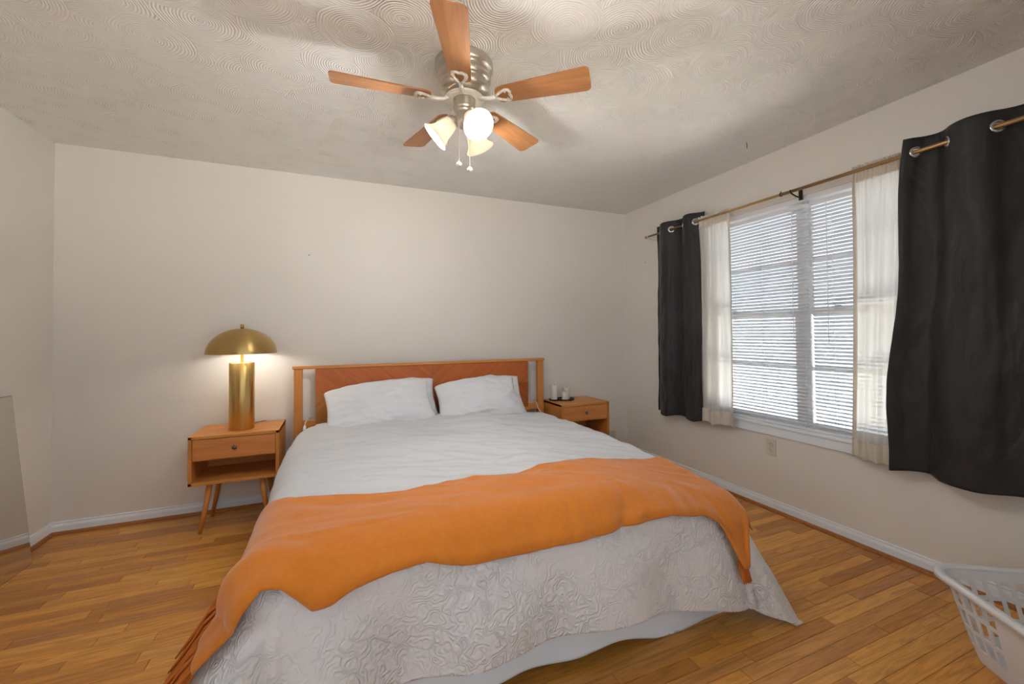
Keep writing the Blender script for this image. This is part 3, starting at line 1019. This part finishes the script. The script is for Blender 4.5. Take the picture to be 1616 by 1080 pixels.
# ------------------------------------------------------------------ brass mushroom lamp
LX, LY, LZ = 1.047, -0.232, 0.604
lamp = empty('table_lamp', (LX, LY, LZ), 'brushed brass mushroom table lamp, lit, on the left nightstand', 'lamp')
bm = bmesh.new()
lathe(bm, [(0, 0), (0.072, 0), (0.0735, 0.0015), (0.0735, 0.436), (0.072, 0.438), (0, 0.438)], 64)
from_bm('base', bm, 'brass', lamp, True).data.polygons.foreach_set('use_smooth', [True] * len(lamp.children[0].data.polygons))
bm = bmesh.new()
tube(bm, [(0, 0, 0.436), (0, 0, 0.655)], 0.0085, 14)
from_bm('stem', bm, 'brass', lamp, True)
bm = bmesh.new()
RS, ZS, HS = 0.203, 0.498, 0.166
pro = [(RS * math.cos(t), ZS + HS * math.sin(t)) for t in [i * (PI / 2 - 0.03) / 28 for i in range(29)]]
pri = [((RS - 0.0022) * math.cos(t), ZS + (HS - 0.0022) * math.sin(t)) for t in [i * (PI / 2 - 0.03) / 28 for i in range(29)]]
lathe(bm, pro + [(0, ZS + HS)], 72)
shade = from_bm('shade', bm, 'brass_shade', lamp, True)
bm = bmesh.new()
lathe(bm, [(RS - 0.0002, ZS)] + pri + [(0, ZS + HS - 0.0022)], 72)
from_bm('shade_lining', bm, 'shade_inside', shade, True)
bm = bmesh.new()
lathe(bm, [(0, 0.662), (0.011, 0.662), (0.011, 0.692), (0.0095, 0.694), (0, 0.694)], 20)
from_bm('finial', bm, 'brass_shade', lamp, True)
for sx in (-1, 1):
    bm = bmesh.new()
    tube(bm, [(0, 0, 0.545), (sx * 0.035, 0, 0.55)], 0.010, 12)
    from_bm('socket', bm, 'brass', lamp, True)
    bm = bmesh.new()
    bmesh.ops.create_icosphere(bm, subdivisions=3, radius=0.026, matrix=Matrix.Translation((sx * 0.062, 0, 0.552)))
    from_bm('bulb', bm, 'lamp_bulb', lamp, True)
bm = bmesh.new()
pts = [(0.05, 0.06, 0.004), (0.055, 0.11, 0.005), (0.075, 0.155, 0.007), (0.10, 0.185, 0.006), (0.112, 0.207, 0.002), (0.115, 0.216, -0.05), (0.11, 0.216, -0.30)]
tube(bm, pts, 0.0028, 8)
from_bm('power_cord', bm, 'cable_grey', lamp, True)

# ------------------------------------------------------------------ candles on the right nightstand
def tray(loc, r, label):
    bm = bmesh.new()
    lathe(bm, [(0, 0.006), (r * 0.92, 0.006), (r * 0.97, 0.013), (r, 0.014), (r * 1.01, 0.012), (r * 0.96, 0.003), (r * 0.9, 0.0015), (0, 0.0015)], 32)
    for k in range(3):
        a = k * 2 * PI / 3 + 0.5
        bmesh.ops.create_icosphere(bm, subdivisions=2, radius=0.003, matrix=Matrix.Translation((r * 0.7 * math.cos(a), r * 0.7 * math.sin(a), 0.003)))
    o = from_bm('candle_tray', bm, 'tray', None, True)
    o.location = loc
    return tag(o, label, 'tray', 'dark candle trays')
NZ = 0.604
tray((3.462, -0.120, NZ), 0.047, 'small dark tray under the tall white candle')
tray((3.570, -0.130, NZ), 0.086, 'wider dark tray under two short white candles')
def candle(loc, r, h, label):
    t = empty('pillar_candle', loc, label, 'candle', 'white pillar candles')
    bm = bmesh.new()
    lathe(bm, [(0, 0), (r - 0.001, 0), (r, 0.002), (r, h - 0.003), (r - 0.002, h), (r * 0.8, h - 0.001), (r * 0.5, h - 0.006), (0.0, h - 0.008)], 32)
    from_bm('wax', bm, 'wax', t, True)
    bm = bmesh.new()
    tube(bm, [(0, 0, h - 0.009), (0.001, 0, h), (0.003, 0.001, h + 0.006)], 0.0016, 6)
    from_bm('wick', bm, 'wick', t)
candle((3.462, -0.120, NZ + 0.006), 0.030, 0.134, 'tallest white pillar candle, nearest the bed on the right nightstand')
candle((3.552, -0.165, NZ + 0.006), 0.031, 0.076, 'shortest white pillar candle, in front on the wider tray')
candle((3.606, -0.100, NZ + 0.006), 0.029, 0.104, 'middle-height white pillar candle, behind the shortest one')

# ------------------------------------------------------------------ bed
BX0, BX1 = 1.339, 3.362
bed = empty('bed', ((BX0 + BX1) / 2, -0.1, 0), 'wooden bed with a chevron veneer headboard against the back wall', 'bed')
bcx, bcy = (BX0 + BX1) / 2, -0.1
def bb(name, lo, hi, mat, bev=0.003, par=None):
    return box(name, (lo[0] - bcx, lo[1] - bcy, lo[2]), (hi[0] - bcx, hi[1] - bcy, hi[2]), mat, par or bed, bev)
bb('top_rail', (BX0 - 0.006, -0.118, 0.972), (BX1 + 0.006, -0.070, 0.993), 'acorn')
for xa, xb in ((BX0 + 0.004, BX0 + 0.060), (BX1 - 0.060, BX1 - 0.004)):
    bb('post', (xa, -0.114, 0.0), (xb, -0.074, 0.972), 'acorn_v')
bb('lower_rail', (BX0 + 0.060, -0.110, 0.538), (BX1 - 0.060, -0.078, 0.596), 'acorn')
hp = bb('headboard_panel', (1.484, -0.104, 0.50), (3.207, -0.084, 0.972), 'acorn', 0.001)
xm = 2.345
for nm, xa, xb, za, zb_ in (('veneer_ul', 1.486, xm, 0.785, 0.971), ('veneer_ur', xm, 3.205, 0.785, 0.971), ('veneer_ll', 1.486, xm, 0.565, 0.785), ('veneer_lr', xm, 3.205, 0.565, 0.785)):
    bb('veneer_panel', (xa + 0.0006, -0.1115, za + 0.0006), (xb - 0.0006, -0.104, zb_ - 0.0006), nm, 0.0006, hp)
for xa, xb in ((BX0 + 0.03, BX0 + 0.06), (BX1 - 0.06, BX1 - 0.03)):
    bb('side_rail', (xa, -2.12, 0.18), (xb, -0.114, 0.30), 'acorn')
bb('foot_rail', (BX0 + 0.06, -2.12, 0.18), (BX1 - 0.06, -2.09, 0.30), 'acorn')
bb('slat_deck', (BX0 + 0.06, -2.09, 0.27), (BX1 - 0.06, -0.114, 0.295), 'acorn')
for xx in (BX0 + 0.10, BX1 - 0.10):
    bm = bmesh.new()
    tube(bm, [(xx - bcx, -2.0 - bcy, 0.18), (xx - bcx, -2.03 - bcy, 0.0)], [0.026, 0.016], 14)
    from_bm('leg', bm, 'acorn_v', bed, True)
tag(box('mattress', (1.41, -2.09, 0.296), (3.29, -0.125, 0.50), 'mattress', None, 0.05, 5), 'white mattress on the bed frame under the bedding', 'mattress')

# cloth that lies on the bed and falls over its edges -------------------------
IX0, IX1, IY = 1.50, 3.205, -2.085         # flat inner top of the bedding
RB, TOP = 0.115, 0.565
def drape(X, Y, lift=0.0, flare=0.13, corner=0.33, wave=0.014, seed=0.0, wr=0.006, rs=0.0, top=0.0):
    R = RB + lift + rs
    px, py = min(max(X, IX0), IX1), max(Y, IY)
    dx, dy = X - px, Y - py
    d = math.hypot(dx, dy)
    cx, cy = (px - 2.35) / 0.95, (py + 1.1) / 1.1
    crown = 0.022 * max(0.0, 1 - abs(cx) ** 2.5) + 0.012 * nz3(px * 1.7, py * 1.7, 4 + seed * 0)
    ridge = 1 - abs(nz3(X * 1.6 + seed, Y * 6.5 + X * 2.2 + 0.6 * nz3(X * 3, Y * 3, 2), seed + 5)) * 2.4
    wrk = wr * (nz3(X * 3.0 + seed, Y * 9.0 + X * 2.6, seed) + 0.5 * nz3(X * 7 + 4, Y * 20 + X * 7.0, seed + 2) + 0.7 * max(0.0, ridge) ** 3)
    k_ = min(1.0, max(0.0, (px - 2.5) / 0.68))
    kf = min(1.0, max(0.0, (-py - 1.5) / 0.58))
    T_ = TOP + lift + crown + top - (0.040 + 0.055 * kf * k_) * k_ * k_ * (3 - 2 * k_)
    bulge = 0.0
    if dx < 0:
        k_ = min(1.0, max(0.0, (-py - 1.45) / 0.6))
        bulge = 0.035 * abs(dx) / max(d, 1e-9) * math.exp(-((py + 0.9) / 0.45) ** 2)
        flare = flare + 0.36 * k_ * k_ * (3 - 2 * k_) * abs(dx) / d
    if d < 1e-7:
        return (px, py, T_ + wrk)
    nx, ny = dx / d, dy / d
    cf = 0.0
    if abs(dx) > 1e-6 and abs(dy) > 1e-6:
        th = math.atan2(abs(dx), abs(dy))      # 0 = foot, pi/2 = side
        cf = math.sin(2 * th) ** 1.0
        if th < 0.65:
            cf -= 0.62 * math.exp(-((th - 0.30) / 0.13) ** 2)
    Re = RB + rs
    q = Re * PI / 2
    if d < q:
        f = d / Re
        o, z = R * math.sin(f), T_ - R * (1 - math.cos(f))
    else:
        s = d - q
        fl_ = min(flare + corner * cf, 0.62)
        w = wave * min(1, s / 0.2) * (nz3(px * 4.2 + seed, py * 4.2, 1.1) * 1.6 + 0.8 * math.sin(px * 13 + py * 13 + seed + 2 * nz3(px * 2, py * 2, seed)))
        o = R + fl_ * s + w + 0.010 * nz3(px * 3, py * 3, s * 6 + seed)
        fl_ = min(max(fl_, 0.0), 0.8)
        z = T_ - R - s * math.sqrt(1 - fl_ * fl_)
    o += bulge * min(1.0, d / 0.2)
    return (px + nx * o, py + ny * o, max(z + wrk * 0.5, 0.004 + lift * 0.1))

# flat sheet under the coverlet, seen along the foot
def sheet_fn(u, v):
    X = IX0 - 0.10 + (IX1 - IX0 + 0.24) * u
    dxx = max(0.0, X - IX1, IX0 - X)
    D = 0.590 - 0.008 * math.sin(u * 31 + 1) - 0.012 * nz3(u * 9, 0, 7)
    Yb = IY - math.sqrt(max(D * D - dxx * dxx, 0.0))
    Y = -1.9 + (Yb + 1.9) * v
    return drape(X, Y, -0.012, 0.03, 0.0, 0.008, 3.0, 0.004, -0.045)
o = grid_mesh('bed_sheet', sheet_fn, 200, 90, 'sheet_white', None, 0.0015)
tag(o, 'pale bluish white bed sheet hanging below the coverlet at the foot', 'sheet')
# textured coverlet at the foot
def cover_fn(u, v):
    X = IX0 - 0.475 + (IX1 - IX0 + 0.885) * u
    Yb = IY - 0.475 + 0.02 * nz3(u * 5, 1.0, 2) + 0.012 * math.sin(u * 19)
    Y = -1.80 + (Yb + 1.80) * v
    return drape(X, Y, 0.0, 0.14, 0.32, 0.034 if X < 2.0 else 0.034 - 0.016 * min(1.0, (X - 2.0) / 0.4), 1.0, 0.004)
o = grid_mesh('coverlet', cover_fn, 260, 110, 'coverlet', None, 0.004)
tag(o, 'white coverlet with raised floral pattern hanging over the foot of the bed', 'coverlet')
# plain white duvet over the upper bed
def duvet_fn(u, v):
    X = IX0 - 0.46 + (IX1 - IX0 + 0.92) * u
    Y = -0.27 + (-1.93 + 0.27) * v
    p = drape(X, Y, 0.014, 0.10, 0.0, 0.020, 6.0, 0.021 * (1 - 0.85 * max(0.0, v - 0.72) / 0.28))
    z = p[2]
    if v < 0.06:
        z -= 0.018 * (1 - v / 0.06) ** 2
    return (p[0], p[1] + 0.02 * nz3(u * 9, 3, 1) * (1 - v), z)
o = grid_mesh('duvet', duvet_fn, 220, 170, 'duvet_white', None, 0.010)
tag(o, 'plain white rumpled duvet over the upper half of the bed', 'duvet')

# orange throw ------------------------------------------------------------------
T_UP = [(1.06, -1.74), (1.20, -1.66), (1.41, -1.63), (1.50, -1.73), (1.61, -1.77), (1.74, -1.83), (1.87, -1.86), (2.02, -1.84), (2.19, -1.84), (2.28, -1.87), (2.46, -1.81), (2.64, -1.79), (2.98, -1.75), (3.2, -1.72), (3.56, -1.75)]
T_LO = [(1.06, -2.215), (1.25, -2.225), (1.34, -2.225), (1.40, -2.215), (1.455, -2.19), (1.50, -2.20), (1.575, -2.245), (1.62, -2.243), (1.68, -2.23), (1.78, -2.22), (1.88, -2.22), (1.99, -2.24), (2.25, -2.25), (2.52, -2.245), (2.82, -2.215), (3.00, -2.205), (3.08, -2.225), (3.12, -2.28), (3.15, -2.37), (3.185, -2.37), (3.205, -2.29), (3.25, -2.22)]
TX0, TX1 = 1.25, 3.25
def throw_xy(u, v):
    X = TX0 + (TX1 - TX0) * u
    a = float(np.interp(X, [c[0] for c in T_UP], [c[1] for c in T_UP]))
    b = float(np.interp(X, [c[0] for c in T_LO], [c[1] for c in T_LO]))
    return X, a + (b - a) * v + 0.006 * nz3(u * 14, v * 2, 0)
def throw_pt(u, v, lift=0.036):
    X, Y = throw_xy(u, v)
    # the lower edge is folded under itself: a soft roll along the foot
    roll = 0.010 * math.exp(-((v - 0.97) / 0.05) ** 2) + 0.006 * nz3(u * 9, v * 5, 3.3) * v
    fold = 0.022 * math.exp(-((v - 0.80 - 0.15 * (X - 1.45)) / 0.07) ** 2) * max(0.0, 1 - abs(X - 1.38) / 0.22)
    roll += 0.012 * max(0.0, v - 0.55) * (nz3(X * 9.0, v * 3.0, 8.1) + 0.8 * nz3(X * 21.0, v * 5.0, 2.7)) / 0.45
    p = drape(X, Y, lift + roll + fold, 0.22, 0.20, 0.012, 1.0, 0.010)
    return p
throw = empty('throw_blanket', (2.35, -1.95, 0.56), 'burnt orange fringed throw laid across the foot of the bed', 'throw')
def loc_throw(p):
    return (p[0] - 2.35, p[1] + 1.95, p[2] - 0.56)
grid_mesh('cloth', lambda u, v: loc_throw(throw_pt(u, v)), 320, 80, 'throw', throw, 0.006)
def fringe(end, n, L):
    bm = bmesh.new()
    rg = random.Random(5 + end)
    for i in range(n):
        v = (i + 0.5) / n
        P0 = Vector(loc_throw(throw_pt(end, v)))
        X, Y = throw_xy(end, v)
        sg = -1 if end == 0 else 1
        pts = []
        wy = rg.uniform(-0.03, 0.03)
        lf = rg.uniform(0.024, 0.058 if end == 0 else 0.030)
        ln = L * rg.uniform(0.75, 1.1)
        for k in range(6):
            f = k / 5
            q_ = drape(X + sg * ln * f, Y + wy * f + 0.01 * math.sin(f * 5 + i), lf, 0.22, 0.20, 0.012, 1.0, 0.0)
            pts.append(loc_throw(q_))
        pts[0] = P0
        tube(bm, pts, [0.0028, 0.0042, 0.0036, 0.0034, 0.0034, 0.0022], 5)
    o = from_bm('fringe', bm, 'fringe', throw, True)
    o['kind'] = 'stuff'
fringe(0, 90, 0.17)
fringe(1, 60, 0.09)
bm = bmesh.new()
for i in range(12):
    X = 3.145 + 0.05 * i / 11
    pts = [loc_throw(drape(X + 0.01 * f * math.sin(i * 2.1), -2.35 - 0.085 * f, 0.036 + 0.004 * math.sin(i), 0.22, 0.20, 0.012, 1.0, 0.0)) for f in (0, 0.35, 0.7, 1.0)]
    tube(bm, pts, [0.0035, 0.004, 0.0035, 0.002], 5)
o = from_bm('fringe', bm, 'fringe', throw, True)
o['kind'] = 'stuff'

# pillows --------------------------------------------------------------------
def pillow(name, centre, a, b, T_, lean, yaw, seed, label, roll=0.0):
    vs, fs = [], []
    N, Mv = 56, 36
    rot = Matrix.Rotation(yaw, 3, 'Z') @ Matrix.Rotation(lean, 3, 'X') @ Matrix.Rotation(-roll, 3, 'Y')
    for side in (1, -1):
        for j in range(Mv + 1):
            for i in range(N + 1):
                u, v = 2 * i / N - 1, 2 * j / Mv - 1
                x = a * u * (1 - 0.075 * (1 - v * v)) * (1.0 - 0.035 * v)
                z = b * v * (1 - 0.10 * (1 - u ** 2) * (1 if v < 0 else 0.1)) * (1 - 0.10 * abs(u) ** 6 * (1 if u * v < 0 else 0.2))
                z += 0.03 * (1 - u * u) * max(v, 0)
                prof = max(0.0, (1 - abs(u) ** 3.2) * (1 - abs(v) ** 2.8)) ** 0.55
                t = T_ * prof
                wr = nz3(u * 2.2 + seed, v * 1.6, side * 3.0) * 0.034 + nz3(u * 5 + v * 3 + seed, v * 7, side) * 0.016
                edge = (1 - u ** 8) * (1 - v ** 8)
                y = side * -1 * (t + wr * min(1, prof * 1.4)) + 0.012 * nz3(u * 3, v * 3, seed + 9) * (1 - edge)
                z += 0.012 * nz3(u * 3 + seed, v, 5)
                vs.append(rot @ Vector((x, y, z)))
    n1 = (N + 1) * (Mv + 1)
    for s_ in (0, 1):
        for j in range(Mv):
            for i in range(N):
                k = s_ * n1 + j * (N + 1) + i
                f = (k, k + 1, k + N + 2, k + N + 1)
                fs.append(f if s_ == 0 else f[::-1])
    o = from_py(name, vs, fs, 'pillow_white', None, True)
    bm = bmesh.new(); bm.from_mesh(o.data)
    bmesh.ops.remove_doubles(bm, verts=bm.verts, dist=0.0004)
    bm.to_mesh(o.data); bm.free()
    o.location = centre
    return tag(o, label, 'pillow', 'white bed pillows')
pillow('pillow', (2.025, -0.205, 0.678), 0.345, 0.180, 0.062, math.radians(-22), 0.0, 4.0, 'left back white pillow, mostly hidden behind the pillow nearest the lamp', 0.06)
pillow('pillow', (2.785, -0.200, 0.668), 0.33, 0.175, 0.062, math.radians(-20), 0.0, 5.0, 'right back white pillow, mostly hidden behind the pillow nearest the candles', 0.05)
pillow('pillow', (1.925, -0.335, 0.690), 0.385, 0.185, 0.085, math.radians(-34), 0.02, 1.0, 'plump white pillow on the left in front, nearest the brass lamp', 0.075)
pillow('pillow', (2.675, -0.325, 0.685), 0.350, 0.178, 0.080, math.radians(-32), -0.02, 2.0, 'plump white pillow on the right in front, nearest the candles', 0.065)

# charging cables --------------------------------------------------------------
def cable(name, pts, plug, label):
    t = empty(name, pts[-1], label, 'cable', 'white charging cables')
    L0 = Vector(pts[-1])
    # smooth the path
    P_ = [Vector(p) for p in pts]
    out = []
    for i in range(len(P_) - 1):
        p0, p1, p2, p3 = P_[max(i - 1, 0)], P_[i], P_[i + 1], P_[min(i + 2, len(P_) - 1)]
        for k in range(6):
            s = k / 6
            out.append(0.5 * ((2 * p1) + (p2 - p0) * s + (2 * p0 - 5 * p1 + 4 * p2 - p3) * s * s + (3 * p1 - p0 - 3 * p2 + p3) * s ** 3) - L0)
    out.append(P_[-1] - L0)
    bm = bmesh.new(); tube(bm, out, 0.0032, 8)
    from_bm('cord', bm, 'cable_white', t, True)
    bm = bmesh.new()
    d = (out[-1] - out[-3]).normalized()
    tube(bm, [out[-1] - d * 0.012, out[-1], out[-1] + d * plug], [0.0045, 0.009, 0.009], 12)
    from_bm('connector', bm, 'cable_white', t, True)
cable('charging_cable', [(1.462, -0.066, 0.40), (1.460, -0.067, 0.56), (1.452, -0.085, 0.612), (1.436, -0.13, 0.615), (1.425, -0.21, 0.602), (1.424, -0.26, 0.585)], 0.045, 'white charging cable over the left end of the headboard rail')
cable('charging_cable', [(3.268, -0.066, 0.40), (3.270, -0.067, 0.56), (3.274, -0.085, 0.612), (3.277, -0.125, 0.598), (3.290, -0.15, 0.54), (3.305, -0.19, 0.515)], 0.03, 'white charging cable over the right end of the headboard rail')

# ------------------------------------------------------------------ laundry basket
bk = empty('laundry_basket', (3.955, -2.955, 0), 'white plastic laundry basket with slotted sides by the right wall', 'basket', None, (0, 0, math.atan2(-0.54, 0.84)))
def rr(a, b, c, n=14):
    out = []
    for cx, cy, a0 in ((a - c, b - c, 0), (-a + c, b - c, PI / 2), (-a + c, -b + c, PI), (a - c, -b + c, 1.5 * PI)):
        for i in range(n):
            t = a0 + PI / 2 * i / (n - 1)
            out.append(Vector((cx + c * math.cos(t), cy + c * math.sin(t), 0)))
    # resample evenly
    L = [0.0]
    for i in range(len(out)):
        L.append(L[-1] + (out[(i + 1) % len(out)] - out[i]).length)
    NN = 132
    res = []
    for k in range(NN):
        s = L[-1] * k / NN
        i = max(j for j in range(len(out)) if L[j] <= s + 1e-9)
        f = (s - L[i]) / max(1e-9, L[i + 1] - L[i])
        res.append(out[i].lerp(out[(i + 1) % len(out)], f))
    return res
NB = 132
top_o, bot_o = rr(0.315, 0.225, 0.075), rr(0.245, 0.165, 0.06)
BHt = 0.285
rows = [0.0, 0.02, 0.16, 0.20, 0.38, 0.43, 0.63, 0.68, 0.86, 1.0]
bm = bmesh.new()
V = []
for f in rows:
    ring = []
    for k in range(NB):
        p = bot_o[k].lerp(top_o[k], f ** 0.9)
        dip = 0.0
        ring.append(bm.verts.new((p.x, p.y, 0.002 + f * BHt - dip)))
    V.append(ring)
for j in range(len(rows) - 1):
    for k in range(NB):
        hole = j in (2 + 1, 5, 7) and (k % 3 != 0)
        plain = -0.15 < top_o[k].y < -0.015 and abs(top_o[k].x) > 0.25
        if hole and not plain:
            continue
        bm.faces.new((V[j][k], V[j][(k + 1) % NB], V[j + 1][(k + 1) % NB], V[j + 1][k]))
bm.faces.new(V[0][::-1])
body = from_bm('body', bm, 'plastic_white', bk)
md = body.modifiers.new('thick', 'SOLIDIFY'); md.thickness = 0.004; md.offset = 0
bm = bmesh.new()
prof = [(-0.004, -0.004), (0.006, 0.006), (0.020, 0.008), (0.028, 0.002), (0.030, -0.014), (0.026, -0.014), (0.022, -0.003), (0.006, -0.004)]
R_ = []
for k in range(NB):
    p, pn, pp = top_o[k], top_o[(k + 1) % NB], top_o[k - 1]
    t = (pn - pp).normalized(); nrm = Vector((t.y, -t.x, 0))
    R_.append([bm.verts.new((p.x + nrm.x * o_, p.y + nrm.y * o_, BHt + z_)) for o_, z_ in prof])
for k in range(NB):
    for i in range(len(prof)):
        bm.faces.new((R_[k][i], R_[(k + 1) % NB][i], R_[(k + 1) % NB][(i + 1) % len(prof)], R_[k][(i + 1) % len(prof)]))
from_bm('rim', bm, 'plastic_white', bk, True)
